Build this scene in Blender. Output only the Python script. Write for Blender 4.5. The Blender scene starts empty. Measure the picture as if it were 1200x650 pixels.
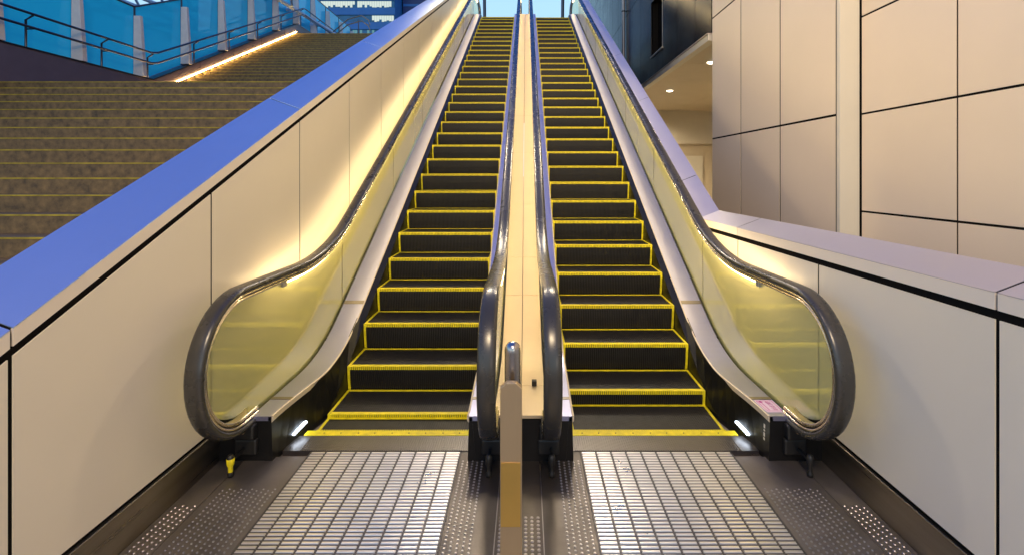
import bpy, math, random
from mathutils import Vector
random.seed(7)
PI = math.pi
R = math.radians
sc = bpy.context.scene
COL = sc.collection

# ---------------------------------------------------------------- helpers
class MB:
    """collects faces for ONE mesh"""
    def __init__(s):
        s.v = []; s.f = []; s.smooth = []
    def add(s, vs, fs, smooth=False):
        o = len(s.v); s.v += [tuple(p) for p in vs]
        for f in fs:
            s.f.append(tuple(i + o for i in f)); s.smooth.append(smooth)
        return s
    def box(s, x0, x1, y0, y1, z0, z1):
        vs = [(x0,y0,z0),(x1,y0,z0),(x1,y1,z0),(x0,y1,z0),(x0,y0,z1),(x1,y0,z1),(x1,y1,z1),(x0,y1,z1)]
        return s.add(vs, [(0,3,2,1),(4,5,6,7),(0,1,5,4),(1,2,6,5),(2,3,7,6),(3,0,4,7)])
    def frustum(s, x0, x1, y0, y1, z0, z1, b):
        vs = [(x0,y0,z0),(x1,y0,z0),(x1,y1,z0),(x0,y1,z0),(x0+b,y0+b,z1),(x1-b,y0+b,z1),(x1-b,y1-b,z1),(x0+b,y1-b,z1)]
        return s.add(vs, [(4,5,6,7),(0,1,5,4),(1,2,6,5),(2,3,7,6),(3,0,4,7)])
    def loft(s, secs, closed=True, caps=True, smooth=False):
        n = len(secs[0]); vs = [p for q in secs for p in q]; fs = []
        for i in range(len(secs) - 1):
            for j in range(n if closed else n - 1):
                k = (j + 1) % n
                fs.append((i*n+j, i*n+k, (i+1)*n+k, (i+1)*n+j))
        s.add(vs, fs, smooth)
        if caps and closed:
            s.add(secs[0], [tuple(range(n))[::-1]]); s.add(secs[-1], [tuple(range(n))])
        return s
    def prism(s, poly, x0, x1):
        """poly in (y,z), extruded along x"""
        n = len(poly)
        a = [(x0, p[0], p[1]) for p in poly]; b = [(x1, p[0], p[1]) for p in poly]
        s.add(a + b, [tuple(range(n)), tuple(range(n, 2*n))[::-1]] +
              [((j+1) % n, j, n+j, n+(j+1) % n) for j in range(n)])
        return s
    def tube(s, path, r, n=10, smooth=True):
        secs = []
        P = [Vector(p) for p in path]
        for i, p in enumerate(P):
            t = (P[min(i+1, len(P)-1)] - P[max(i-1, 0)]).normalized()
            up = Vector((0,0,1)) if abs(t.z) < .9 else Vector((0,1,0))
            a = t.cross(up).normalized(); b = a.cross(t)
            secs.append([tuple(p + r*(math.cos(2*PI*k/n)*a + math.sin(2*PI*k/n)*b)) for k in range(n)])
        return s.loft(secs, True, True, smooth)
    def lathe(s, cx, cy, prof, n=20):
        secs = [[(cx + r*math.cos(2*PI*k/n), cy + r*math.sin(2*PI*k/n), z) for k in range(n)] for r, z in prof]
        return s.loft(secs, True, True, True)
    def build(s, name, mat, parent=None, bevel=0.0, loc=None):
        me = bpy.data.meshes.new(name)
        me.from_pydata(s.v, [], s.f)
        me.polygons.foreach_set('use_smooth', s.smooth)
        me.materials.append(mat); me.update()
        import bmesh
        bm = bmesh.new(); bm.from_mesh(me)
        bmesh.ops.recalc_face_normals(bm, faces=bm.faces); bm.to_mesh(me); bm.free()
        o = bpy.data.objects.new(name, me); COL.objects.link(o)
        if parent: o.parent = parent
        if loc: o.location = loc
        if bevel:
            m = o.modifiers.new('bevel', 'BEVEL'); m.width = bevel; m.segments = 2
            m.limit_method = 'ANGLE'; m.angle_limit = R(40)
        return o

def tag(o, label=None, cat=None, group=None, kind=None):
    if label: o['label'] = label
    if cat: o['category'] = cat
    if group: o['group'] = group
    if kind: o['kind'] = kind
    return o
def thing(name, label, cat, loc=(0,0,0), group=None):
    """an Empty at the thing's base. Children keep world-space meshes, so the offset is undone on them by put()."""
    o = bpy.data.objects.new(name, None); o.empty_display_size = .2
    COL.objects.link(o); o.location = loc
    return tag(o, label, cat, group)
def part(mb, name, mat, root, bevel=0.0):
    """a part whose mesh is written in world coordinates"""
    o = mb.build(name, mat, root, bevel)
    base = Vector((0,0,0)); p = root
    while p is not None:
        base += Vector(p.location); p = p.parent
    o.location = -base
    return o

# ---------------------------------------------------------------- materials
def mat(name, col, rough=.5, metal=0.0, var=0.0, vscale=4.0, bump=0.0, bscale=60.0, rvar=0.0, stretch=(1,1,1), spec=.5, coat=0.0, aniso=0.0, tone=0.0):
    m = bpy.data.materials.new(name); m.use_nodes = True
    nt = m.node_tree; N = nt.nodes; L = nt.links; b = N['Principled BSDF']
    b.inputs['Base Color'].default_value = (*col, 1); b.inputs['Roughness'].default_value = rough
    b.inputs['Metallic'].default_value = metal; b.inputs['Specular IOR Level'].default_value = spec
    b.inputs['Coat Weight'].default_value = coat
    b.inputs['Anisotropic'].default_value = aniso
    tc = N.new('ShaderNodeTexCoord'); mp = N.new('ShaderNodeMapping'); mp.inputs['Scale'].default_value = stretch
    L.new(tc.outputs['Object'], mp.inputs['Vector'])
    if var or rvar:
        n = N.new('ShaderNodeTexNoise'); n.inputs['Scale'].default_value = vscale; n.inputs['Detail'].default_value = 6
        n.inputs['Roughness'].default_value = .62
        L.new(mp.outputs['Vector'], n.inputs['Vector'])
        if var:
            r = N.new('ShaderNodeMapRange'); r.inputs[1].default_value = .25; r.inputs[2].default_value = .75
            r.inputs[3].default_value = 1 - var; r.inputs[4].default_value = 1 + var
            L.new(n.outputs['Fac'], r.inputs[0])
            mx = N.new('ShaderNodeVectorMath'); mx.operation = 'SCALE'; mx.inputs[0].default_value = col
            sc_ = r.outputs[0]
            if tone:
                oi = N.new('ShaderNodeObjectInfo'); r3 = N.new('ShaderNodeMapRange'); r3.inputs[3].default_value = 1 - tone; r3.inputs[4].default_value = 1 + tone
                L.new(oi.outputs['Random'], r3.inputs[0]); mm = N.new('ShaderNodeMath'); mm.operation = 'MULTIPLY'
                L.new(r.outputs[0], mm.inputs[0]); L.new(r3.outputs[0], mm.inputs[1]); sc_ = mm.outputs[0]
            L.new(sc_, mx.inputs['Scale']); L.new(mx.outputs[0], b.inputs['Base Color'])
        if rvar:
            r2 = N.new('ShaderNodeMapRange'); r2.inputs[1].default_value = .25; r2.inputs[2].default_value = .75
            r2.inputs[3].default_value = max(.02, rough - rvar); r2.inputs[4].default_value = rough + rvar
            L.new(n.outputs['Fac'], r2.inputs[0]); L.new(r2.outputs[0], b.inputs['Roughness'])
    if bump:
        n2 = N.new('ShaderNodeTexNoise'); n2.inputs['Scale'].default_value = bscale; n2.inputs['Detail'].default_value = 4
        L.new(mp.outputs['Vector'], n2.inputs['Vector'])
        bp = N.new('ShaderNodeBump'); bp.inputs['Strength'].default_value = bump; bp.inputs['Distance'].default_value = .01
        L.new(n2.outputs['Fac'], bp.inputs['Height']); L.new(bp.outputs[0], b.inputs['Normal'])
    return m
def emit(name, col, strength):
    m = bpy.data.materials.new(name); m.use_nodes = True
    N = m.node_tree.nodes; N.remove(N['Principled BSDF'])
    e = N.new('ShaderNodeEmission'); e.inputs[0].default_value = (*col, 1); e.inputs[1].default_value = strength
    m.node_tree.links.new(e.outputs[0], N['Material Output'].inputs[0])
    return m
def glass(name, tint, rough=.02, film=None, filmfac=0.0, ior=1.5, gmax=1.0):
    """one sheet of tinted glass: see-through, mirrored at grazing angles, a little milky if film is given"""
    m = bpy.data.materials.new(name); m.use_nodes = True
    N = m.node_tree.nodes; L = m.node_tree.links; N.remove(N['Principled BSDF'])
    t = N.new('ShaderNodeBsdfTransparent'); t.inputs[0].default_value = (*tint, 1)
    g = N.new('ShaderNodeBsdfGlossy'); g.inputs['Roughness'].default_value = rough; g.inputs[0].default_value = (.92,.95,.9,1)
    f0 = ((ior - 1)/(ior + 1))**2*1.8                       # two faces of the pane; Schlick, the same from either side
    ge = N.new('ShaderNodeNewGeometry'); dt = N.new('ShaderNodeVectorMath'); dt.operation = 'DOT_PRODUCT'
    L.new(ge.outputs['Normal'], dt.inputs[0]); L.new(ge.outputs['Incoming'], dt.inputs[1])
    def math_(op, a, b=None):
        q = N.new('ShaderNodeMath'); q.operation = op
        for i, v in enumerate((a, b)):
            if v is None: continue
            if isinstance(v, (int, float)): q.inputs[i].default_value = v
            else: L.new(v, q.inputs[i])
        return q.outputs[0]
    ab = math_('ABSOLUTE', dt.outputs['Value'])
    p5 = math_('POWER', math_('SUBTRACT', 1.0, ab), 5.0)
    frv = math_('ADD', math_('MULTIPLY', p5, (1 - f0)*gmax), f0)
    base = t
    if film:
        d = N.new('ShaderNodeBsdfDiffuse'); d.inputs[0].default_value = (*film, 1)
        tl = N.new('ShaderNodeBsdfTranslucent'); tl.inputs[0].default_value = (*film, 1)
        m2 = N.new('ShaderNodeMixShader'); m2.inputs[0].default_value = .5
        L.new(d.outputs[0], m2.inputs[1]); L.new(tl.outputs[0], m2.inputs[2])
        m1 = N.new('ShaderNodeMixShader'); m1.inputs[0].default_value = filmfac
        L.new(t.outputs[0], m1.inputs[1]); L.new(m2.outputs[0], m1.inputs[2]); base = m1
    mx = N.new('ShaderNodeMixShader')
    L.new(frv, mx.inputs[0]); L.new(base.outputs[0], mx.inputs[1]); L.new(g.outputs[0], mx.inputs[2])
    L.new(mx.outputs[0], N['Material Output'].inputs[0])
    return m

WALL   = mat('painted_metal_panel', (.77,.70,.58), .33, 0, .03, .7, 0, 5, 0, tone=.025)
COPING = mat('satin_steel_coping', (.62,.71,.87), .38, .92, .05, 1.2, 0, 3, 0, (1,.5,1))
COPINGR = mat('coping_mauve_reflection', (.51,.50,.60), .34, .68, .03, 1.2, 0, 14, .04)  # right coping: what it reflects is put into the mauve colour
COPLIP = mat('coping_lip', (.78,.70,.60), .42, 0, .03, 2)
GROOVE = mat('shadow_groove', (.012,.011,.010), .8, spec=0.0)
SKIRTG = mat('brushed_steel_kick_plate', (.30,.27,.23), .36, 1, .18, 3, .06, 40, .12, (1,.2,6))
RUBBER = mat('handrail_rubber', (.044,.041,.035), .27, 0, .10, 3, 0, 30, .03, spec=.6)
ALU    = mat('aluminium_rim', (.82,.74,.60), .2, 1, .05, 5)
DECK   = mat('brushed_deck', (.44,.455,.68), .30, .88, .03, .8, 0, 40, 0)
LIP    = mat('deck_lip_cream', (.66,.57,.44), .35, .2, .04, 3)
COVER  = mat('cover_plate_metal', (.60,.49,.34), .38, .3, .05, 2.2, .02, 30, .08)
COVERO = mat('outer_cover_plate_metal', (.56,.52,.27), .5, .1, .05, 2.2)
BLACKM = mat('black_metal', (.007,.007,.0075), .36, 0, .2, 8, 0, 60, .1, spec=.3)
BLACKP = mat('black_plastic', (.012,.012,.012), .45)
STEPM  = mat('step_casting', (.016,.0145,.0132), .5, .1, .35, 14, .05, 120, .1, tone=.3)
YELLOW = mat('yellow_line', (.80,.67,.012), .5, 0, .26, 18, .05, 90, .1, tone=.12)
COMBM  = mat('comb_metal', (.17,.16,.155), .36, .9, .15, 12, 0, 60, .1)
PLATE  = mat('landing_plate_base', (.095,.09,.095), .42, .8, .25, 5, .04, 60, .12)
CLEAT  = mat('cleat_aluminium', (.66,.625,.61), .33, .95, .12, 2.5, .02, 120, .08)
PLAINP = mat('plain_floor_plate', (.095,.085,.08), .40, .85, .25, 3.5, .05, 60, .12)
STUDM  = mat('stud_steel', (.30,.285,.29), .34, 1, .15, 6)
STEEL  = mat('stainless_steel', (.50,.37,.22), .34, .6, .05, 6, .02, 60, .06, (1,1,.15))
TUBEM  = mat('tube_steel', (.52,.47,.42), .25, 1, .05, 6)
GOLDREFL   = mat('reflection_gold', (.74,.47,.12), .34, .75, .06, 5, 0, 60, .05)  # warm reflection on the centre post, put into the colour
GLASSB = glass('balustrade_glass', (.86,.89,.62), .03, (.80,.82,.46), .42, 2.05, .45)
SEAL   = mat('joint_seal_clear', (.16,.15,.07), .3)
LED    = emit('led_warm', (1,.72,.36), 12)
LEDI   = emit('led_diffuser', (1,.74,.36), 15)
LEDW   = emit('led_cool', (.75,.86,1), 14)
LEDWD  = emit('led_cool_dim', (.75,.86,1), 3)
LEDS   = emit('led_stair', (1,.62,.20), 80)
DOWNL  = emit('downlight_glow', (1,.85,.6), 9)
PINK   = mat('sticker_film', (.80,.64,.75), .45)
MAG    = mat('sticker_print', (.50,.03,.28), .5)
WHITEP = mat('white_print', (.7,.68,.6), .5)
WALLB  = mat('cladding_panel', (.68,.58,.45), .36, .05, .035, .6, 0, 3, .05, tone=.03)
PILLAR = mat('pale_pillar', (.60,.57,.47), .45, 0, .03, 2)
DARKCL = mat('dark_cladding', (.022,.022,.027), .2, .3, .2, 1.5, 0, 3, .05, spec=.8, tone=.15)
DARKGL = mat('dark_window', (.004,.004,.005), .06)
SOFFIT = mat('soffit_panel', (.50,.41,.28), .5, 0, .05, 2)
CREAMW = mat('cream_wall', (.60,.54,.42), .6, 0, .05, 2)
BEAM   = mat('canopy_beam', (.52,.49,.42), .4, .3, .08, 3)
PIPE   = mat('downpipe_metal', (.45,.38,.34), .35, .6, .1, 4)
GRANIT = mat('brown_granite', (.165,.104,.040), .6, 0, .65, 14, .15, 90, .1)
NOSING = mat('stair_nosing', (.40,.29,.02), .6, 0, .5, 9)
KERBM  = mat('dark_kerb', (.13,.10,.13), .4, 0, .12, 3)
FIN    = mat('concrete_fin', (.78,.68,.60), .6, 0, .08, 6, .05, 60)
RAILM  = mat('rail_steel', (.10,.10,.13), .3, .9)
BLUEGL = glass('blue_glass', (.03,.40,.62), .02, (.035,.66,.92), .93, 1.3)
TOWER  = mat('tower_spandrel', (.02,.17,.45), .3, 0, .15, .2)
TOWERG = mat('tower_glass', (.02,.16,.30), .1, 0, .4, .3)
TOWERL = emit('office_light', (.80,.93,.86), .85)
TOWERD = emit('office_dim', (.25,.60,.70), .5)
TOWER2 = mat('tower_navy', (.010,.035,.14), .3, 0, .1, .2)
ROOFW  = mat('roof_steel', (.55,.66,.78), .4)
GROUND = mat('paving', (.20,.17,.15), .5, 0, .2, 3, .05, 40, .1)
SLAB   = mat('upper_paving', (.28,.26,.24), .6, 0, .15, 2)

# ---------------------------------------------------------------- profiles (y = depth from the viewer, z = height)
T30 = math.tan(R(30))
TOPZ = 7.15
def knee(y, base, yk, rad, top):
    """level - arc - 30 degree slope - arc - level"""
    T = rad*math.tan(R(15))
    ytop = yk + (top - base)/T30
    def low(y):
        if y <= yk - T: return base
        c = T*math.cos(R(30))
        if y >= yk + c: return base + (y - yk)*T30
        d = y - (yk - T)
        return base + rad - math.sqrt(max(0, rad*rad - d*d))
    if y < (yk + ytop)/2: return low(y)
    return base + top - low(yk + ytop - y)
def Zn(y):   # step line
    if y <= 3.4: return -.006
    if y >= 15.79:
        d = max(0, 16.19 - y); return TOPZ - .72*d*d
    if y <= 3.8: return -.006 + .72*(y - 3.4)**2
    return .1092 + T30*(y - 3.8) * (TOPZ - .1152 - .1092)/(T30*(15.79 - 3.8))
def Dk(y): return knee(y, .285, 4.08, 1.5, TOPZ + .285)     # deck
def Hr(y): return knee(y, 1.14, 4.27, 2.1, TOPZ + 1.12)     # handrail top
Y0 = 3.055                                                   # front of the newel bases
YS = [Y0 + .07*i for i in range(0, 32)]
YS = [y for y in YS if y < 5.2] + [5.2 + .45*i for i in range(0, 23)] + [15.5 + .15*i for i in range(0, 19)]

def flare(y):   # 0 on the incline, 1 at the entrance
    t = min(1, max(0, (3.80 - y)/(3.80 - Y0))); return t*t*(3 - 2*t)
GX = .785       # glass line from escalator centre
EX = .965       # escalator centre from the seam

def handrail_path():
    """(y, z, ny, nz): outer surface of the handrail in the plane of the glass"""
    out = []
    cy, cz, r = 2.975, .705, .44
    cz = 1.14 - r
    out.append((3.12, .232, .0, -1)); out.append((3.05, .233, .0, -1))
    for k in range(0, 25):
        a = R(-88 - k*184/24)
        rr = r
        out.append((cy + rr*math.cos(a), cz + (rr if math.sin(a) > 0 else rr + .028)*math.sin(a), math.cos(a), math.sin(a)))
    y = 3.05
    ys = []
    while y < 5.2: ys.append(y); y += .08
    ys += [5.3 + .5*i for i in range(0, 21)] + [15.6 + .12*i for i in range(0, 21)]
    for y in ys:
        s = (Hr(y + .02) - Hr(y - .02))/.04
        l = math.hypot(1, s)
        out.append((y, Hr(y), -s/l, 1/l))
    yt = ys[-1]
    for k in range(1, 13):
        a = R(90 - k*15)
        out.append((yt + .42*math.cos(a), Hr(yt) - .42 + .42*math.sin(a), math.cos(a), math.sin(a)))
    return out
HP = handrail_path()
def sweep(mb, xc, section):
    """section: closed list of (x, n) about the handrail path"""
    secs = []
    for (y, z, ny, nz) in HP:
        l = math.hypot(ny, nz); ny /= l; nz /= l
        secs.append([(xc + sx, y + sn*ny, z + sn*nz) for sx, sn in section])
    return mb.loft(secs, True, True, True)
def oval(w, n0, n1, p=2.6, k=16):
    c = (n0 + n1)/2; h = (n1 - n0)/2; o = []
    for i in range(k):
        a = 2*PI*i/k; ca, sa = math.cos(a), math.sin(a)
        o.append((math.copysign(abs(ca)**(2/p), ca)*w/2, c + math.copysign(abs(sa)**(2/p), sa)*h))
    return o

# ---------------------------------------------------------------- escalator
def step_meshes():
    W = .5525; body = MB(); line = MB()
    # solid under the ribs: riser curves back under the nose
    prof = [(.012,-.004),(.013,-.05),(.020,-.12),(.030,-.19),(.040,-.245),(.41,-.245),(.41,-.004)]
    body.prism(prof, -W, W)
    pitch = .0166; n = int(2*W/pitch)
    for i in range(n):
        x = -W + (i + .5)*2*W/n
        a, b = x - .0046, x + .0046
        # rib: over the tread and down the riser
        outl = [(.40,-.005),(.40,.0),(.0,.0),(.002,-.05),(.009,-.12),(.020,-.19),(.031,-.243),(.040,-.243),(.030,-.19),(.020,-.12),(.013,-.05),(.012,-.005)]
        A = [(a, p[0], p[1]) for p in outl]; B = [(b, p[0], p[1]) for p in outl]; m = len(outl)
        fs = [(j, (j+1) % m, m + (j+1) % m, m + j) for j in range(0, 6)]
        body.add(A + B, fs)
        sidef = [(0,1,2,11),(11,2,3,10),(10,3,4,9),(9,4,5,8),(8,5,6,7)]
        body.add(A, sidef); body.add(B, sidef)
        # yellow tooth on the front of the nose
        line.box(x - .0056, x + .0056, -.004, .004, -.026, .001)
    line.box(-W, W, -.003, .034, .0005, .0035)                # along the nose
    for s in (-1, 1):
        x0, x1 = sorted((s*W, s*(W - .020)))
        line.box(x0, x1, .034, .385, .0005, .0035)            # along the tread side
        pr = [(-.003,.001),(-.002,-.05),(.005,-.12),(.016,-.19),(.027,-.232),(.031,-.232),(.020,-.19),(.009,-.12),(.003,-.05),(.003,.001)]
        line.prism(pr, x0, x1)                                # down the riser edge
    line.box(-W, W, .385, .409, .0005, .0035)                 # back of the tread
    return body, line

def make_escalator(side, phase, label):
    """side -1 left, +1 right of the shared seam"""
    cx = side*EX
    root = thing('escalator', label, 'escalator', (cx, Y0, 0))
    # steps: their inner ends run closer to the glass than the outer ones
    SX = -side*.0525
    body, line = step_meshes()
    first = None
    y = phase
    while y < 16.6:
        z = Zn(y)
        if first is None:
            st = body.build('step', STEPM, root); dl = line.build('demarcation_line', YELLOW, st); first = (st, dl)
        else:
            st = first[0].copy(); COL.objects.link(st); st.parent = root
            dl = first[1].copy(); COL.objects.link(dl); dl.parent = st
        st.location = (SX, y - Y0, z)
        y += .4
    # comb
    xi_, xo_ = sorted((cx - side*.628, cx + side*.615))
    m = MB(); m.box(xi_, xo_, 3.158, 3.339, -.03, .004)
    cp = part(m, 'comb_plate', COMBM, root)
    m = MB()
    n = 74
    for i in range(n):                                        # fine ridges of the comb segments
        x = cx + SX - .55 + i*1.10/(n - 1)
        m.frustum(x - .0042, x + .0042, 3.162, 3.338, .004, .0075, .001)
    part(m, 'comb_ridges', COMBM, cp)
    m = MB(); m.box(min(cx - side*.606, cx + side*.56), max(cx - side*.606, cx + side*.56), 3.340, 3.402, -.02, .0075)
    for i in range(66):
        x = cx + SX - .55 + i*1.10/65
        m.box(x - .004, x + .004, 3.402, 3.42, -.01, .005)
    cs = part(m, 'comb_stripe', YELLOW, cp)
    for i in range(9):
        x = cx + SX - .48 + i*.12
        m = MB(); m.lathe(x + random.uniform(-.004,.004), 3.37, [(.0001,.0076),(.0055,.0076),(.005,.0086),(.0001,.0086)], 10)
        part(m, 'comb_screw', BLACKP, cs)
    # landing plate with cleats
    m = MB(); m.box(min(side*.395, side*1.392), max(side*.395, side*1.392), -.5, 3.156, -.03, 0)
    lp = part(m, 'landing_plate', PLATE, root)
    m = MB()
    for c in range(10):
        xa, xb = sorted((side*(.402 + c*.099), side*(.402 + c*.099 + .0875)))
        for r in range(96):
            yb = 3.148 - r*.0275
            m.frustum(xa, xb, yb - .0155, yb, 0, .004, .0024)
    part(m, 'cleat', CLEAT, lp)
    # both sides
    for s in (-1, 1):
        outer = (s == side)
        def X(v): return cx + s*v
        if outer: SK0, SK1, SKF, DK0, DKF = .506, .560, .122, .574, .060
        else:     SK0, SK1, SKF, DK0, DKF = .608, .616, .018, .622, .012
        DKO = GX - .020
        # skirt panel: black, from the step edge up to the deck
        secs = []
        for y in [Y0, 3.12, 3.2, 3.3, 3.4, 3.5, 3.6, 3.7, 3.8, 4.0, 4.2, 4.5, 5, 6, 8, 10, 12, 14, 15, 15.6, 15.8, 16, 16.2, 16.6, 17.5]:
            fl = flare(y); lo = max(-.02 if y < 3.42 else -9, Zn(y) - .27)
            xi = SK0 + SKF*fl; top = Dk(y) - .004; xt = SK1 + (DK0 + DKF - SK1)*fl
            zl = min(lo, top - .05); zm = max(zl + .01, Zn(y) - .02)
            if y < 3.4: zm = .02
            secs.append([(X(xi), y, zl), (X(xi), y, zm), (X(xt), y, top), (X(xt + .02), y, top), (X(xi + .05), y, zl)])
        m = MB(); m.loft(secs, True, True); sk = part(m, 'skirt_panel', BLACKM, root)
        # comb light let into the skirt
        a = (X(.6165), 3.27); b = (X(.575), 3.44)
        m = MB()
        dx = -s*.008
        secs = []
        for t in (0, 1):
            xx = X(SK0 + SKF*flare(3.30 + .13*t)) ; yy = 3.27 + .13*t; zz = .045 + .022*t
            zt = zz + (.010 if outer else .005)
            f = lambda z: (z - .02)/(.285 - .02)*(SK1 - SK0)*(1 - flare(yy))*s
            secs.append([(xx + dx + f(zz), yy, zz), (xx + dx + f(zt), yy, zt), (xx - dx + f(zt), yy, zt), (xx - dx + f(zz), yy, zz)])
        m.loft(secs, True, True); part(m, 'skirt_light', LEDW if outer else LEDWD, sk)
        # inner deck, with its bright inner lip
        secs = []; lip = []
        for y in YS:
            fl = flare(y); xi = DK0 + DKF*fl; z = Dk(y)
            secs.append([(X(xi), y, z), (X(DKO), y, z), (X(DKO), y, z - .03), (X(xi), y, z - .03)])
            lip.append([(X(xi - .012), y, z + .003), (X(xi - .001), y, z + .005), (X(xi - .001), y, z - .04), (X(xi - .012), y, z - .03)])
        m = MB(); m.loft(secs, True, True); dk = part(m, 'deck', DECK, root)
        m = MB(); m.loft(lip, True, True); part(m, 'deck_lip', LIP, dk)
        for yj in (3.30, 4.62) if outer else (3.30,):                        # joint straps across the deck
            m = MB()
            fl = flare(yj); z0, z1 = Dk(yj - .018), Dk(yj + .018); xi = DK0 + DKF*fl
            m.loft([[(X(xi), yj - .018, z0 + .003), (X(DKO), yj - .018, z0 + .003), (X(DKO), yj - .018, z0 + .0005), (X(xi), yj - .018, z0 + .0005)],
                    [(X(xi), yj + .018, z1 + .003), (X(DKO), yj + .018, z1 + .003), (X(DKO), yj + .018, z1 + .0005), (X(xi), yj + .018, z1 + .0005)]], True, True)
            part(m, 'joint_strap', SKIRTG, dk)
        # outer cover plates, from the glass to the wall or to the seam between the escalators
        xo = .978 if outer else EX - .003
        joints = [3.06, 3.5, 4.7, 5.2, 6.1] + [6.1 + 1.25*i for i in range(1, 9)] + [17.6]
        for i in range(len(joints) - 1):
            ya, yb = joints[i] + .0025, joints[i+1] - .0025
            n = max(2, int((yb - ya)/.08)) if yb < 6.2 or ya > 15 else 3
            secs = []
            for k in range(n + 1):
                y = ya + (yb - ya)*k/n; z = Dk(y) + .002
                secs.append([(X(GX + .012), y, z), (X(xo), y, z), (X(xo), y, z - .02), (X(GX + .012), y, z - .02)])
            m = MB(); m.loft(secs, True, True); part(m, 'cover_plate', COVERO if outer else COVER, root)
        if not outer:
            m = MB(); m.box(X(GX + .085) - .018, X(GX + .085) + .018, 3.48, 3.52, .2885, .325)
            part(m, 'fixing_block', BLACKP, root, .003)
        # newel base with the handrail inlet
        m = MB()
        xa, xb = sorted((X(.637), X(xo)))
        m.box(xa, xb, Y0 + .002, 3.42, -.02, .262)
        nb = part(m, 'newel_base', BLACKM, root)
        m = MB(); m.box(X(GX) - .062, X(GX) + .062, Y0 - .05, Y0 + .01, .155, .245)
        m.box(X(GX) - .07, X(GX) + .07, Y0 - .03, Y0 + .01, .05, .15)
        ig = part(m, 'inlet_guard', BLACKP, nb, .012)
        m = MB(); secs = []
        for k, (r, yy) in enumerate([(.0001, Y0 - .056), (.006, Y0 - .056), (.007, Y0 - .048)]):
            secs.append([(X(GX) + r*math.cos(2*PI*j/12), yy, .205 + r*math.sin(2*PI*j/12)) for j in range(12)])
        m.loft(secs, True, True, True); part(m, 'key_switch', STEEL, ig)
        # lever hanging from the guard down to the floor plate
        m = MB()
        lx = X(GX) + (.012 if side > 0 else -.012)
        m.lathe(lx, Y0 - .16, [(.0001,.0),(.017,.0),(.018,.02),(.012,.03),(.013,.06),(.020,.075),(.022,.11),(.017,.128),(.006,.135),(.0001,.135)], 16)
        m.box(lx - .008, lx + .008, Y0 - .16, Y0 - .03, .085, .10)
        lv = part(m, 'floor_latch', BLACKP, nb)
        if side < 0 and outer:
            tag(lv, 'latch wrapped in yellow tape')
            m = MB(); m.lathe(lx, Y0 - .16, [(.0125,.028),(.0135,.03),(.0145,.06),(.0215,.075),(.0235,.109),(.021,.112)], 16)
            part(m, 'yellow_tape', YELLOW, nb)
        # glass: newel piece and pieces up the incline
        cyN, czN, rN = 2.975, .70, .354
        cuts = [2.5, 4.62, 6.4, 8.2, 10.0, 11.8, 13.6, 15.4, 17.9]
        for i in range(len(cuts) - 1):
            ya, yb = cuts[i], cuts[i+1]
            ys = []
            if i == 0:
                ys = [cyN - rN*math.cos(R(a)) for a in range(2, 90, 8)] + [cyN, 3.04, 3.056] + [3.1 + .08*k for k in range(0, 19)] + [yb - .003]
            else:
                n = 6 if (ya > 5 and yb < 15.5) else 24
                ys = [ya + .003 + (yb - ya - .006)*k/n for k in range(n + 1)]
            lo, hi = [], []
            lean = .06
            for y in ys:
                t = Hr(y) - .086; b = Dk(y) - .025
                if y < cyN: t = czN + math.sqrt(max(1e-6, rN*rN - (cyN - y)**2))
                if y < Y0:  b = czN - math.sqrt(max(1e-6, rN*rN - (cyN - y)**2))
                lo.append((X(GX), y, b)); hi.append((X(GX), y, t))
            m = MB(); m.loft([[p, q] for p, q in zip(lo, hi)], False, False)
            part(m, 'glass_panel', GLASSB, root)
            if i:   # dark seal in the joint, leaning a little like the glass edge
                y = ya; m = MB()
                m.box(X(GX) - .003, X(GX) + .003, y - .002, y + .002, Dk(y) - .02, Hr(y) - .09)
                part(m, 'joint_seal', SEAL, root)
        # handrail, its rim and the lamp tube under it
        m = MB(); sweep(m, X(GX), oval(.104, -.048, 0, 2.7, 18)); hr = part(m, 'handrail', RUBBER, root)
        m = MB(); sweep(m, X(GX), oval(.082, -.062, -.044, 4, 10)); part(m, 'handrail_rim', ALU, hr)
        m = MB(); sweep(m, X(GX), oval(.040, -.070, -.060, 4, 8)); part(m, 'rim_groove', BLACKP, hr)
        m = MB(); sweep(m, X(GX), oval(.064, -.090, -.069, 4, 10)); part(m, 'glass_channel', ALU, root)
        secs = []
        ys = [3.52 + .08*k for k in range(20)] + [5.2 + .6*k for k in range(18)] + [15.6 + .1*k for k in range(20)]
        for y in ys:
            s_ = (Hr(y + .02) - Hr(y - .02))/.04; l = math.hypot(1, s_); ny, nz = -s_/l, 1/l
            secs.append([(X(GX) + .012*math.cos(2*PI*k/8), y - (.100 - .012*math.sin(2*PI*k/8))*ny, Hr(y) - (.100 - .012*math.sin(2*PI*k/8))*nz) for k in range(8)])
        m = MB(); m.loft(secs, True, True, True); lt = part(m, 'lamp_tube', LEDI, root)
        secs = []
        for y in ys:
            s_ = (Hr(y + .02) - Hr(y - .02))/.04; l = math.hypot(1, s_); ny, nz = -s_/l, 1/l
            secs.append([(X(GX + .030), y - a*ny, Hr(y) - a*nz) for a in (.070, .125)] + [(X(GX + .035), y - a*ny, Hr(y) - a*nz) for a in (.125, .070)])
        m = MB(); m.loft(secs, True, True, False); part(m, 'lamp_lens', LED, lt)
        m = MB(); y = 3.50; m.box(X(GX) - .018, X(GX) + .018, y - .03, y + .025, Hr(y) - .128, Hr(y) - .088)
        part(m, 'lamp_end_cap', BEAM, root, .004)
    return root

left_esc = make_escalator(-1, 3.2, 'left escalator, between the stone stairs wall with its blue coping and the cream centre cover')
right_esc = make_escalator(1, 3.4, 'right escalator with a pink printed sticker on the near end of its deck')

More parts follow.
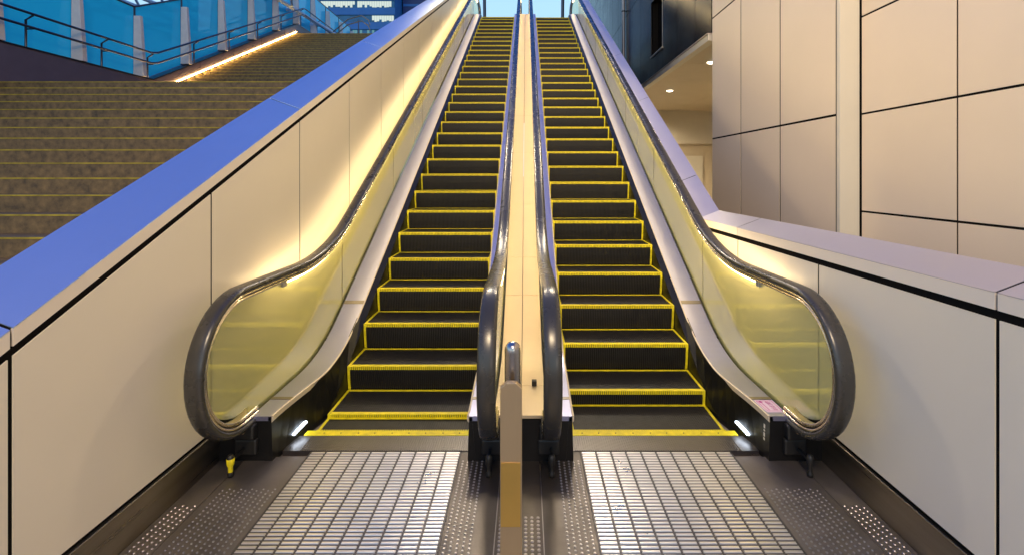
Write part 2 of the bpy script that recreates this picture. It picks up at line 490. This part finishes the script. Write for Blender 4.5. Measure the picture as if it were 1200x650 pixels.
# sticker and stencil marks on the right escalator
def on_deck(u, v):   # u along depth from the near end, v across (0 inner .. 1 outer) on the right outer deck
    y = Y0 + u; fl = flare(y); xi = EX + .574 + .060*fl
    return (xi + v*(EX + GX - .020 - xi), y, Dk(y))
def quad(mb, u0, u1, v0, v1, h):
    a, b, c, d = on_deck(u0, v0), on_deck(u1, v0), on_deck(u1, v1), on_deck(u0, v1)
    mb.add([(p[0], p[1], p[2] + h) for p in (a, b, c, d)], [(0, 1, 2, 3)])
m = MB(); quad(m, .048, .218, .08, .95, .0015)
stk = part(m, 'sticker', PINK, right_esc)
m = MB()
h = .0028
quad(m, .064, .206, .14, .165, h); quad(m, .064, .206, .865, .89, h); quad(m, .064, .068, .165, .865, h); quad(m, .202, .206, .165, .865, h)
c = on_deck(.188, .30)
m.add([(c[0] + .0125*math.cos(2*PI*k/16), c[1] + .0125*math.sin(2*PI*k/16), c[2] + h) for k in range(16)], [tuple(range(16))])
rr = random.Random(3)
for i in range(6):                       # one row of large characters running along the deck
    u = .188 - i*.0205
    for k in range(5):
        du, dv = rr.uniform(-.006,.003), rr.uniform(-.10,.08)
        if k % 2: quad(m, u + du, u + du + .0025, .62 - .13, .62 + .13, h)
        else: quad(m, u - .007, u + .007, .62 + dv, .62 + dv + .03, h)
for i in range(13):                      # a row of small print below it
    u = .165 - i*.0072
    quad(m, u, u + .004, .26, .33, h)
part(m, 'sticker_print', MAG, stk)
m = MB()
for (z0, z1) in ((.10,.118),(.124,.15),(.158,.17),(.178,.205)):
    f = lambda z: EX + .628 + (z - .02)/(.281 - .02)*.007 - .0035
    m.add([(f(z0), 3.105, z0), (f(z0), 3.125, z0), (f(z1), 3.125, z1), (f(z1), 3.105, z1)], [(0,1,2,3)])
part(m, 'white_mark', WHITEP, right_esc)

# ---------------------------------------------------------------- floor between and beside the escalators
m = MB(); m.box(-400, 400, -300, 500, -.6, -.032); tag(m.build('ground', GROUND), kind='structure')
m = MB(); m.box(2.25, 8.9, 9.06, 19.4, -.031, -.022); tag(m.build('bounce_floor', CREAMW), kind='structure')  # pale floor sheet added to bounce light up to the soffit
fl_root = thing('floor_plate', 'plain metal floor plates with rows of round studs around the cleated landings', 'floor plate', (0, 1.5, 0))
PLAINO = mat('side_floor_plate', (.20,.18,.17), .44, .8, .25, 3.5, .05, 60, .12)
for s in (-1, 1):
    for a, b, y1, mt in ((.126, .392, 3.42, PLAINP), (1.395, 1.775, 3.10, PLAINO), (1.779, 1.932, 3.10, PLAINO)):
        xs = sorted((s*a, s*b)); m = MB(); m.box(xs[0], xs[1], -.5, y1, -.03, -.001); part(m, 'plain_plate', mt, fl_root)
m = MB(); m.box(-.121, .121, -.5, 3.42, -.03, -.003); part(m, 'plain_plate', PLAINP, fl_root)
m = MB()
for x in (-.1235, .1235): m.box(x - .0025, x + .0025, -.5, 2.95, -.02, .002)
part(m, 'edge_strip', STUDM, fl_root)
m = MB()
def stud(x, y, r, z0=-.001, h=.004):
    n = 8
    a = [(x + r*math.cos(2*PI*k/n), y + r*math.sin(2*PI*k/n), z0) for k in range(n)]
    b = [(x + .62*r*math.cos(2*PI*k/n), y + .62*r*math.sin(2*PI*k/n), z0 + h) for k in range(n)]
    m.add(a + b, [(k, (k+1) % n, n + (k+1) % n, n + k) for k in range(n)] + [tuple(range(n, 2*n))])
for s in (-1, 1):
    for i in range(5):
        for j in range(80): stud(s*(.245 + i*.031), 3.05 - j*.0275 - (i % 2)*.0137, .0075)
    for i in range(10):
        for j in range(78): stud(s*(1.43 + i*.033), 2.78 - j*.0275 - (i % 2)*.0137, .0068)
    for i in range(4):
        for j in range(70): stud(s*(1.80 + i*.033), 2.64 - j*.0275 - (i % 2)*.0137, .0085)
for i in range(7):
    for j in range(74): stud(-.099 + i*.033, 2.55 - j*.0275, .0095, -.003)
part(m, 'stud', STUDM, fl_root)['kind'] = 'stuff'

# ---------------------------------------------------------------- queue barrier post on the centre line
bp = thing('barrier_post', 'flat steel post with a painted gold reflection and a dome topped tube behind it', 'post', (-.03, 1.9, 0))
px = -.025
m = MB()
w, t, zt = .0435, .012, 1.0
poly = [(-w, 0), (w, 0), (w, zt - .022), (w - .024, zt), (-w + .026, zt), (-w, zt - .02)]
a = [(px + p[0], 1.90, p[1]) for p in poly]; b = [(px + p[0], 1.93, p[1]) for p in poly]
n = len(poly); m.add(a + b, [tuple(range(n)), tuple(range(n, 2*n))[::-1]] + [(j, (j+1) % n, n + (j+1) % n, n + j) for j in range(n)])
part(m, 'flat_bar', STEEL, bp, .002)
m = MB(); m.box(px - w + .003, px + w - .006, 1.8965, 1.899, .43, .685); part(m, 'gold_reflection', GOLDREFL, bp)  # thin sheet standing in for a warm reflection on the bar
m = MB(); tx = px + .003; m.lathe(tx, 2.02, [(.034,0),(.034,1.085),(.033,1.098),(.029,1.11),(.021,1.119),(.010,1.1235),(.0003,1.125)], 28)
part(m, 'tube', TUBEM, bp)
m = MB(); m.box(px - .09, px + .09, 1.86, 2.09, -.002, .012); part(m, 'base_plate', STEEL, bp, .003)

# ---------------------------------------------------------------- parapet walls beside the escalators
def wall(sx, joints, front, back, x_face, x_back, label, y_end, slope_breaks, cjoints, cmat):
    """front(y), back(y): coping heights at the two edges; panels between the joints"""
    root = thing('parapet_wall', label, 'wall', (sx*(x_face + x_back)/2, 3, 0))
    g = .010
    def seq(ya, yb):
        return [ya] + [b for b in slope_breaks if ya + .01 < b < yb - .01] + [yb]
    for i in range(len(joints) - 1):
        ya, yb = joints[i] + g, joints[i+1] - g
        ys = seq(ya, yb)
        poly = [(y, .215) for y in (ya, yb)] + [(y, front(y) - .112) for y in reversed(ys)]
        m = MB(); xs = sorted((sx*x_face, sx*(x_face + .006))); m.prism(poly, xs[0], xs[1])
        part(m, 'wall_panel', WALL, root)
    for i in range(len(cjoints) - 1):
        ya, yb = cjoints[i] + .006, cjoints[i+1] - .006
        secs = []; sl = []
        for y in seq(ya, yb):
            f, b = front(y), back(y); xf, xb = sx*(x_face - .004), sx*x_back; xk = sx*(x_back - .012)
            secs.append([(xf, y, f), (xb, y, b), (xb, y, b - .1), (xk, y, b - .1), (xk, y, b - .006), (xf, y, f - .004)])
            sl.append([(xf, y, f - .0045), (sx*(x_face + .006), y, f - .0045), (sx*(x_face + .006), y, f - .072), (xf, y, f - .072)])
        m = MB(); m.loft(secs, True, True); cp = part(m, 'coping', cmat, root)
        m = MB(); m.loft(sl, True, True); part(m, 'coping_lip', COPLIP, cp)
    ys = sorted(set(list(joints) + list(slope_breaks)))
    m = MB(); secs = []
    for y in ys:
        secs.append([(sx*(x_face + .0065), y, -.02), (sx*(x_face + .0065), y, front(y) - .0052), (sx*(x_back - .014), y, back(y) - .0078), (sx*(x_back - .014), y, -.02)])
    m.loft(secs, True, True); part(m, 'wall_core', GROOVE, root)
    m = MB(); xs = sorted((sx*(x_face - .012), sx*(x_face + .015))); m.box(xs[0], xs[1], joints[0], y_end, -.025, .195)
    part(m, 'kick_plate', SKIRTG, root, .003)
    return root
lj = [3.0 + 1.17*i for i in range(-5, 14)]
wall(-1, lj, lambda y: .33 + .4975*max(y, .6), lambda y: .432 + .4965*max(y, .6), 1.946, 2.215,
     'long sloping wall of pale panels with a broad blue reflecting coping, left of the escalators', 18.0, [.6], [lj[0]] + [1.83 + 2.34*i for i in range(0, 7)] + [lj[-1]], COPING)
def rf(y): return 1.355 if y < 5.24 else 1.355 + T30*(y - 5.24)
rj = [-2.8, -1.62, -.434, .75, 1.932, 3.116, 4.3, 5.48, 6.66, 7.84, 9.02, 10.2, 11.4, 12.6, 13.8, 15.0, 16.2, 17.4]
wall(1, rj, rf, lambda y: rf(y) + .083, 1.946, 2.158,
     'low pale panelled wall, level at first then climbing beside the right escalator', 17.4, [5.24], [-2.8, -.434, 1.932, 4.3, 5.92, 8.25, 10.6, 12.95, 15.3, 17.4], COPINGR)

# ---------------------------------------------------------------- stone stairs on the left
st = thing('staircase', 'wide brown granite stairs with thin yellow nosing lines climbing behind the left wall', 'stairs', (-5.5, 1.2, 0))
def flight(y0, z0, n, xa, xb):
    poly = [(y0, z0 - .3)]
    for k in range(n):
        poly.append((y0 + .3*k, z0 + .15*k)); poly.append((y0 + .3*k, z0 + .15*(k+1)))
    poly.append((y0 + .3*n, z0 + .15*n))
    poly.append((y0 + .3*n, z0 + .15*n - .6)); poly.append((y0 + .6, z0 - .3))
    # built from boxes so that every face is a clean quad
    m = MB()
    for k in range(n):
        m.box(xa, xb, y0 + .3*k, y0 + .3*n, z0 + .15*k - (.3 if k == 0 else 0), z0 + .15*(k+1))
    return m
part(flight(1.23, 0, 22, -8.78, -2.222), 'stair_flight', GRANIT, st)
m = MB(); m.box(-8.78, -2.222, 7.83, 10.6, 2.9, 3.2985); part(m, 'landing', GRANIT, st)
part(flight(10.6, 3.3, 26, -8.78, -2.222), 'stair_flight', GRANIT, st)
for y0, z0, n in ((1.23, 0, 22), (10.6, 3.3, 26)):
    for k in range(n):
        m = MB(); y = y0 + .3*k; z = z0 + .15*(k+1)
        m.box(-8.775, -2.225, y - .003, y + .022, z - .010, z + .003)
        part(m, 'nosing', NOSING, st)
# side kerb with the lamp strip below it
def nose2(y):
    return 3.3 + .5*min(max(0, y - 10.6), 7.8)
def kz(y):
    if y < 7.6: return 4.06 - .5*(7.6 - y)
    if y < 11.26: return 4.06
    return min(nose2(y) + .43, 7.2 + .46)
kb = thing('stair_kerb', 'dark side kerb with a warm lamp strip along the upper flight of stairs', 'kerb', (-9, 11, 3.3))
ysk = [1.2, 7.6, 11.26, 13, 14.5, 16, 17.5, 18.46, 20, 24.5]
secs = []
for i, y in enumerate(ysk):
    lowz = -.02 if y < 7.6 else (3.25 if y <= 11.3 else nose2(y) + .19)
    if y < 7.6: lowz = 0
    secs.append([(-8.80, y, lowz if y > 11.26 else kz(y) - .75), (-8.80, y, kz(y)), (-9.35, y, kz(y)), (-9.35, y, -.02)])
m = MB(); m.loft(secs, True, True); part(m, 'kerb_body', KERBM, kb)
m = MB()
secs = [[(-8.785, y, kz(y) + .002), (-8.785, y, kz(y) + .03), (-8.98, y, kz(y) + .03), (-8.98, y, kz(y) + .002)] for y in ysk]
m.loft(secs, True, True); part(m, 'kerb_capping', RAILM, kb)
m = MB()
m.tube([(-8.788, 10.75, nose2(10.75) + .165), (-8.788, 18.3, nose2(18.3) + .165)], .012, 8); part(m, 'lamp_strip', LEDS, kb)
m = MB()
for y in (12.9, 14.4, 15.9, 17.4): m.box(-8.797, -8.80 + .004, y - .006, y + .006, nose2(y) + .20, kz(y))
part(m, 'kerb_joint', GROOVE, kb)

ws = thing('glass_windscreen', 'blue glass screen with pale tapered fins standing on the stair kerb', 'glass screen', (-9, 11, 4))
fy = [2.0 + 1.5*i for i in range(0, 16)]
def gt(y):
    if y < 7.6: return 5.71 - .5*(7.6 - y)
    if y < 11.0: return 5.71
    return min(5.71 + .487*(y - 11.0), 5.71 + .487*7.6)
for i in range(len(fy) - 1):
    ya, yb = fy[i] + .02, fy[i+1] - .02
    ys = [ya] + [b for b in (7.6, 11.0, 11.26, 18.46, 18.6) if ya + .02 < b < yb - .02] + [yb]
    m = MB(); m.loft([[(-9.02, y, kz(y) + .034), (-9.02, y, gt(y))] for y in ys], False, False)
    part(m, 'glass_pane', BLUEGL, ws)
    m = MB(); m.tube([(-9.02, y, gt(y)) for y in ys], .022, 6); part(m, 'top_rail', RAILM, ws)
for y in fy:
    zb, zt = (kz(y) + .05 if (y > 11.3 or y < 7.7) else kz(y) + .035), gt(y) - .22
    m = MB()
    m.loft([[(-9.0, y - .05, zb), (-8.76, y - .05, zb), (-8.76, y + .05, zb), (-9.0, y + .05, zb)],
            [(-9.0, y - .04, zt), (-8.85, y - .04, zt), (-8.85, y + .04, zt), (-9.0, y + .04, zt)]], True, True)
    part(m, 'fin', FIN, ws, .006)
    m = MB(); m.box(-9.04, -9.002, y - .018, y + .018, kz(y) + .034, gt(y)); part(m, 'mullion', RAILM, ws)
hrl = thing('stair_handrail', 'double steel handrail on short posts in front of the blue glass screen', 'handrail', (-8.6, 11, 4))
def rz(y):
    if y < 7.6: return 4.66 - .5*(7.6 - y)
    if y < 11.15: return 4.66
    return min(4.66 + .492*(y - 11.15), 4.66 + .492*7.5)
for d in (0, -.24):
    m = MB(); m.tube([(-8.66, y, rz(y) + d) for y in (1.5, 7.55, 7.65, 11.05, 11.25, 14, 18.55, 18.75, 24)], .024, 8); part(m, 'rail', RAILM, hrl)
for y in (2.4, 3.9, 5.4, 6.9, 8.4, 9.9, 11.1, 12.65, 14.15, 15.65, 17.15, 18.65, 20.1, 21.6, 23.1):
    m = MB(); m.tube([(-8.79, y, kz(y) + .03), (-8.79, y, rz(y) - .1), (-8.66, y, rz(y) - .02)], .018, 8)
    m.tube([(-8.79, y, rz(y) - .26), (-8.66, y, rz(y) - .26)], .014, 8)
    part(m, 'post', RAILM, hrl)

# second handrail that turns round on the upper landing, at the head of the stairs
h2 = thing('landing_handrail', 'short bent double steel handrail at the head of the stairs', 'handrail', (-7.4, 19, 7.2))
for d in (0, -.22):
    m = MB()
    m.tube([(-8.3, 20.6, 8.02 + d), (-7.3, 19.6, 8.22 + d), (-6.6, 19.2, 8.25 + d), (-6.25, 19.0, 8.0 + d), (-6.2, 19.0, 7.8 + d)], .024, 8)
    part(m, 'rail', STEEL, h2)
for x, y in ((-7.9, 20.2), (-6.75, 19.28)):
    m = MB(); m.tube([(x, y, 7.2), (x, y, 8.12)], .022, 8); part(m, 'post', RAILM, h2)

# upper level
m = MB(); m.box(-9.3, -2.22, 18.4, 44, 6.6, 7.197); m.box(-2.215, 2.2, 16.65, 44, 6.6, 7.145);
tag(m.build('upper_concourse', SLAB), kind='structure')
for x, y, lab in ((-1.86, 22.0, 'slim dark post on the upper level above the left escalator'), (1.70, 22.0, 'slim dark post on the upper level above the right escalator')):
    p = thing('slim_post', lab, 'post', (x, y, TOPZ))
    m = MB(); m.tube([(x, y, 7.14), (x*1.02, y, 10.6)], .075, 10); part(m, 'shaft', RAILM, p)
    m = MB(); m.lathe(x, y, [(.0001,7.146),(.13,7.146),(.13,7.17),(.08,7.185),(.0001,7.185)], 14); part(m, 'foot', RAILM, p)

# ---------------------------------------------------------------- buildings on the right
pb = thing('panelled_building', 'peach coloured building clad in large smooth panels, at the right', 'building', (6, 5, 0))
XA = 3.565
for yi, (ya, yb) in enumerate(((5.42, 6.62), (6.62, 7.83), (7.83, 9.04))):
    zs = [-.02, .23, 2.51, 4.79, 7.07, 9.35, 11.6]
    for k in range(len(zs) - 1):
        m = MB(); m.box(XA, XA + .006, ya + .016, yb - .016, zs[k] + .014, zs[k+1] - .014)
        part(m, 'cladding_panel', WALLB, pb)
m = MB(); m.box(XA + .0065, 9, 5.44, 9.03, -.02, 11.6); part(m, 'wall_core', GROOVE, pb)
m = MB(); m.box(XA + .002, XA + .225, 5.36, 5.418, -.02, 11.6); part(m, 'pillar', PILLAR, pb, .004)
XB = 3.80
ysb = [5.35 - 1.19*i for i in range(0, 9)]
for i in range(len(ysb) - 1):
    for k in range(-1, 9):
        z0 = 1.42 + 1.09*k
        m = MB(); m.box(XB, XB + .006, ysb[i+1] + .007, ysb[i] - .012, max(-.02, z0 + .011), z0 + 1.09 - .011)
        part(m, 'cladding_panel', WALLB, pb)
m = MB(); m.box(XB + .0065, 9, -4.2, 5.43, -.02, 11.3); part(m, 'wall_core', GROOVE, pb)

db = thing('dark_building', 'dark glossy metal clad building with a pale lit recess under its canopy', 'building', (6, 14, 0))
yj = [9.06 + (9.95 - 9.06)*0] + [9.95, 11.13, 12.30, 13.45, 14.65, 15.85, 17.05] + [18.25 + 1.2*i for i in range(0, 12)]
for i in range(len(yj) - 1):
    zj = [4.53, 7.4, 10.4, 13.5]
    for k in range(len(zj) - 1):
        if i == 3 and k == 0:
            m = MB(); m.box(XA, XA + .05, yj[i] + .004, yj[i+1] - .004, 4.534, 5.14); part(m, 'dark_panel', DARKCL, db)
            m = MB(); m.box(XA, XA + .05, yj[i] + .004, yj[i+1] - .004, 6.66, 7.396); part(m, 'dark_panel', DARKCL, db)
            continue
        m = MB(); m.box(XA, XA + .05, yj[i] + .010, yj[i+1] - .010, zj[k] + .010, zj[k+1] - .010); part(m, 'dark_panel', DARKCL, db)
m = MB(); m.box(XA + .03, 3.95, 9.05, 12.29, 4.53, 13.5); m.box(XA + .03, 3.95, 13.46, 31, 4.53, 13.5); m.box(XA + .03, 3.95, 12.29, 13.46, 4.53, 5.13); m.box(XA + .03, 3.95, 12.29, 13.46, 6.67, 13.5)
part(m, 'wall_core', GROOVE, db)
m = MB(); m.box(XA + .2, XA + .22, 12.29, 13.46, 5.13, 6.67); wn = part(m, 'window', DARKGL, db)
m = MB(); m.box(XA + .15, XA + .2, 12.85, 12.89, 5.13, 6.67); m.box(XA - .03, XA + .2, 12.3, 13.45, 5.11, 5.137); part(m, 'window_frame', BEAM, wn)
m = MB(); m.box(3.50, 3.66, 9.06, 31, 4.38, 4.5); part(m, 'canopy_beam', BEAM, db, .006)
m = MB(); m.box(3.48, 3.70, 9.06, 31, 4.503, 4.526); part(m, 'beam_flashing', PIPE, db)
for i in range(5):
    for k in range(2):
        m = MB(); m.box(3.72 + 2.4*k, 3.72 + 2.4*k + 2.385, 9.06 + 2.2*i, 9.06 + 2.2*i + 2.185, 4.45, 4.51); part(m, 'soffit_panel', SOFFIT, db)
for x, y in ((4.34, 11.07), (4.50, 14.8), (6.3, 11.07), (6.4, 14.8), (4.6, 18.3)):  # last three are added to brighten the recess
    m = MB(); m.lathe(x, y, [(.0001,4.405),(.05,4.41),(.09,4.425),(.105,4.449),(.0001,4.449)], 18); dl = part(m, 'downlight', DOWNL, db)
    m = MB(); m.lathe(x, y, [(.107,4.438),(.13,4.438),(.13,4.449),(.107,4.449)], 18); part(m, 'downlight_ring', BEAM, dl)
m = MB(); m.box(5.67, 9, 19.5, 19.7, 3.10, 4.45); m.box(3.9, 5.655, 19.42, 19.7, -.02, 4.45); part(m, 'recess_wall', CREAMW, db)
m = MB(); m.box(5.67, 9, 19.62, 19.8, -.02, 3.2); part(m, 'recess_wall', SOFFIT, db)
m = MB(); m.box(6.35, 7.3, 19.56, 19.612, -.02, 2.6); part(m, 'door', CREAMW, db, .01)
m = MB(); m.box(8.9, 9.0, 9.06, 19.4, -.02, 4.45); part(m, 'recess_wall', CREAMW, db)
pp = thing('downpipe', 'slim vertical downpipe fixed to the dark building', 'pipe', (3.49, 16.9, 4))
m = MB(); m.tube([(3.49, 16.9, 4.0), (3.49, 16.9, 12.5)], .055, 12); part(m, 'pipe', PIPE, pp)
m = MB()
for z in (5.45, 7.6, 9.8):
    m.lathe(3.49, 16.9, [(.056,z),(.066,z),(.066,z+.04),(.056,z+.04)], 12); m.box(3.49, 3.563, 16.88, 16.92, z + .005, z + .035)
part(m, 'bracket', BLACKP, pp)

# ---------------------------------------------------------------- far buildings on the left
ot = thing('office_tower', 'distant blue office tower with bright horizontal window bands', 'building', (-38, 115, 0))
m = MB(); m.box(-49, -31.3, 113.6, 135, -.02, 75); part(m, 'core', TOWER, ot)
rt = random.Random(5)
for k in range(4, 20):
    z = 3.43*k + .3
    m = MB(); m.box(-49.2, -31.1, 113.0, 113.5, z + 1.75, z + 3.40); part(m, 'spandrel', TOWER, ot)
    m = MB(); m.box(-49.0, -31.3, 113.3, 113.55, z + .02, z + 1.74); wb = part(m, 'window_band', TOWERG, ot)
    m = MB()
    for i in range(30):
        x = -48.8 + i*.58
        f = {10: .45 if i > 10 else .2, 11: .95 if i > 20 else .05, 12: .93}.get(k, .3)
        if rt.random() < f: m.box(x + .03, x + .55, 113.2, 113.28, z + .15 + .7*rt.random()**2, z + 1.6)
    if m.v: part(m, 'lit_pane', TOWERL if k > 10 else TOWERD, wb)
o2 = thing('navy_tower', 'dark navy building beside the bright office tower', 'building', (-25, 125, 0))
m = MB(); m.box(-31.0, -17, 120, 140, -.02, 85); part(m, 'core', TOWER2, o2)
m = MB()
for k in range(4, 24): m.box(-30.9, -17.1, 119.9, 119.99, 3.4*k, 3.4*k + .6)
part(m, 'spandrel', TOWER, o2)
rfm = thing('roof_frame', 'pale lattice of roof beams behind the glass screen', 'roof', (-14, 16, 0))
m = MB()
for i in range(9):
    x = -16.5 + .95*i
    m.tube([(x, 14, 8.0), (x + .3, 22, 8.2)], .07, 6)
    m.tube([(x, 14, 8.0), (x + .95, 16, 8.7)], .05, 6); m.tube([(x + .95, 16, 8.7), (x + .1, 18, 8.05)], .05, 6)
for y in (14, 16, 18, 20, 22): m.tube([(-16.8, y, 8.0 + .02*(y - 14)), (-8.9, y, 8.0 + .02*(y - 14))], .08, 6)
part(m, 'beams', ROOFW, rfm)
m = MB()
for x in (-16.5, -13, -9.6): m.tube([(x, 18, -.02), (x, 18, 8.0)], .12, 8)
part(m, 'column', ROOFW, rfm)

# ---------------------------------------------------------------- world, lamps, camera
w = bpy.data.worlds.new('World'); sc.world = w; w.use_nodes = True
N = w.node_tree.nodes; L = w.node_tree.links
bg = N['Background']
sky = N.new('ShaderNodeTexSky'); sky.sky_type = 'NISHITA'; sky.sun_disc = False
SUN_EL, SUN_ROT = R(3.0), R(200)
sky.sun_elevation = SUN_EL; sky.sun_rotation = SUN_ROT; sky.air_density = 1.0; sky.dust_density = .6; sky.ozone_density = 3.0
tc = N.new('ShaderNodeTexCoord'); sep = N.new('ShaderNodeSeparateXYZ'); L.new(tc.outputs['Generated'], sep.inputs[0])
rp = N.new('ShaderNodeValToRGB'); cr = rp.color_ramp
cr.elements[0].position = 0.0; cr.elements[0].color = (.55,.80,1.0,1)
cr.elements[1].position = 1.0; cr.elements[1].color = (.02,.10,.50,1)
e = cr.elements.new(.34); e.color = (.50,.80,1.0,1)
e = cr.elements.new(.55); e.color = (.07,.24,.80,1)
L.new(sep.outputs['Z'], rp.inputs[0])
mulN = N.new('ShaderNodeVectorMath'); mulN.operation = 'SCALE'; mulN.inputs['Scale'].default_value = .055
L.new(sky.outputs[0], mulN.inputs[0])
addN = N.new('ShaderNodeVectorMath'); addN.operation = 'MULTIPLY_ADD'; addN.inputs[1].default_value = (.95,.97,1.0)
L.new(rp.outputs[0], addN.inputs[0]); L.new(mulN.outputs[0], addN.inputs[2])
L.new(addN.outputs[0], bg.inputs['Color']); bg.inputs['Strength'].default_value = 1.0

sun = bpy.data.lights.new('sun', 'SUN'); sun.energy = .12; sun.angle = R(10); sun.color = (1,.78,.6)
so = bpy.data.objects.new('sun', sun); COL.objects.link(so); so.rotation_euler = (R(80), 0, R(20))
def area(name, loc, target, size, power, col):
    l = bpy.data.lights.new(name, 'AREA'); l.shape = 'DISK'; l.size = size; l.energy = power; l.color = col
    o = bpy.data.objects.new(name, l); COL.objects.link(o); o.location = loc
    d = Vector(target) - Vector(loc); o.rotation_euler = d.to_track_quat('-Z', 'Y').to_euler()
    return o
WARM = (1,.70,.40)
def spot(name, loc, target, angle, power, col, blend=.6, soft=.35):
    l = bpy.data.lights.new(name, 'SPOT'); l.energy = power; l.spot_size = R(angle); l.spot_blend = blend; l.color = col; l.shadow_soft_size = soft
    o = bpy.data.objects.new(name, l); COL.objects.link(o); o.location = loc
    o.rotation_euler = (Vector(target) - Vector(loc)).to_track_quat('-Z', 'Y').to_euler()
area('unseen_fill', (.2, -3.2, 7.0), (.2, 4, .8), 1.4, 510, (1,.76,.47))  # unseen lamp added behind the camera to warm walls and floor
spot('shadow_spot', (1.25, 8.2, 5.05), (-1.80, 2.75, .75), 44, 300, (1,.80,.52), 1.0, .14)  # unseen spot added to throw the newel shadow on the left wall
spot('shadow_spot', (-1.2, 8.2, 5.05), (1.85, 2.75, .75), 44, 300, (1,.80,.52), 1.0, .14)  # its twin, added for the newel shadow on the right wall
spot('streak_spot', (1.75, 15.0, 9.6), (1.0, 2.2, 0), 15, 1500, (1,.83,.58), 1.0, .7)  # unseen spot added for the warm streak on the right landing plate
spot('streak_spot', (-1.6, 15.0, 9.6), (-.95, 2.2, 0), 14, 1500, (1,.83,.58), 1.0, .7)  # the same added streak light for the left landing plate
spot('wall_fill_spot', (-1.2, 1.0, 9.0), (4.2, 6.8, 3.2), 75, 2600, (1,.72,.46), 1.0, .5)  # unseen spot added to brighten the panelled building
for x, y in ((4.34, 11.07), (4.50, 14.8), (6.3, 11.07), (6.4, 14.8), (4.6, 18.3)):  # spots below the discs, including the three added ones
    l = bpy.data.lights.new('downlight_lamp', 'SPOT'); l.energy = 480; l.spot_size = R(160); l.spot_blend = .8; l.color = (1,.84,.6); l.shadow_soft_size = .1
    o = bpy.data.objects.new('downlight_lamp', l); COL.objects.link(o); o.location = (x, y, 4.36)

cam = bpy.data.cameras.new('camera'); co = bpy.data.objects.new('camera', cam); COL.objects.link(co)
co.location = (.035, 0, 1.83); co.rotation_euler = (R(90), 0, 0)
cam.sensor_width = 36; cam.lens = 558/1200*36; cam.shift_x = -.01375; cam.shift_y = -.1; cam.clip_start = .05; cam.clip_end = 2000
sc.camera = co
sc.view_settings.view_transform = 'Standard'; sc.view_settings.look = 'None'; sc.view_settings.exposure = 0
sc.render.engine = 'CYCLES'
sc.cycles.max_bounces = 8; sc.cycles.transparent_max_bounces = 16
sc.cycles.sample_clamp_indirect = 6
sc.cycles.use_denoising = True
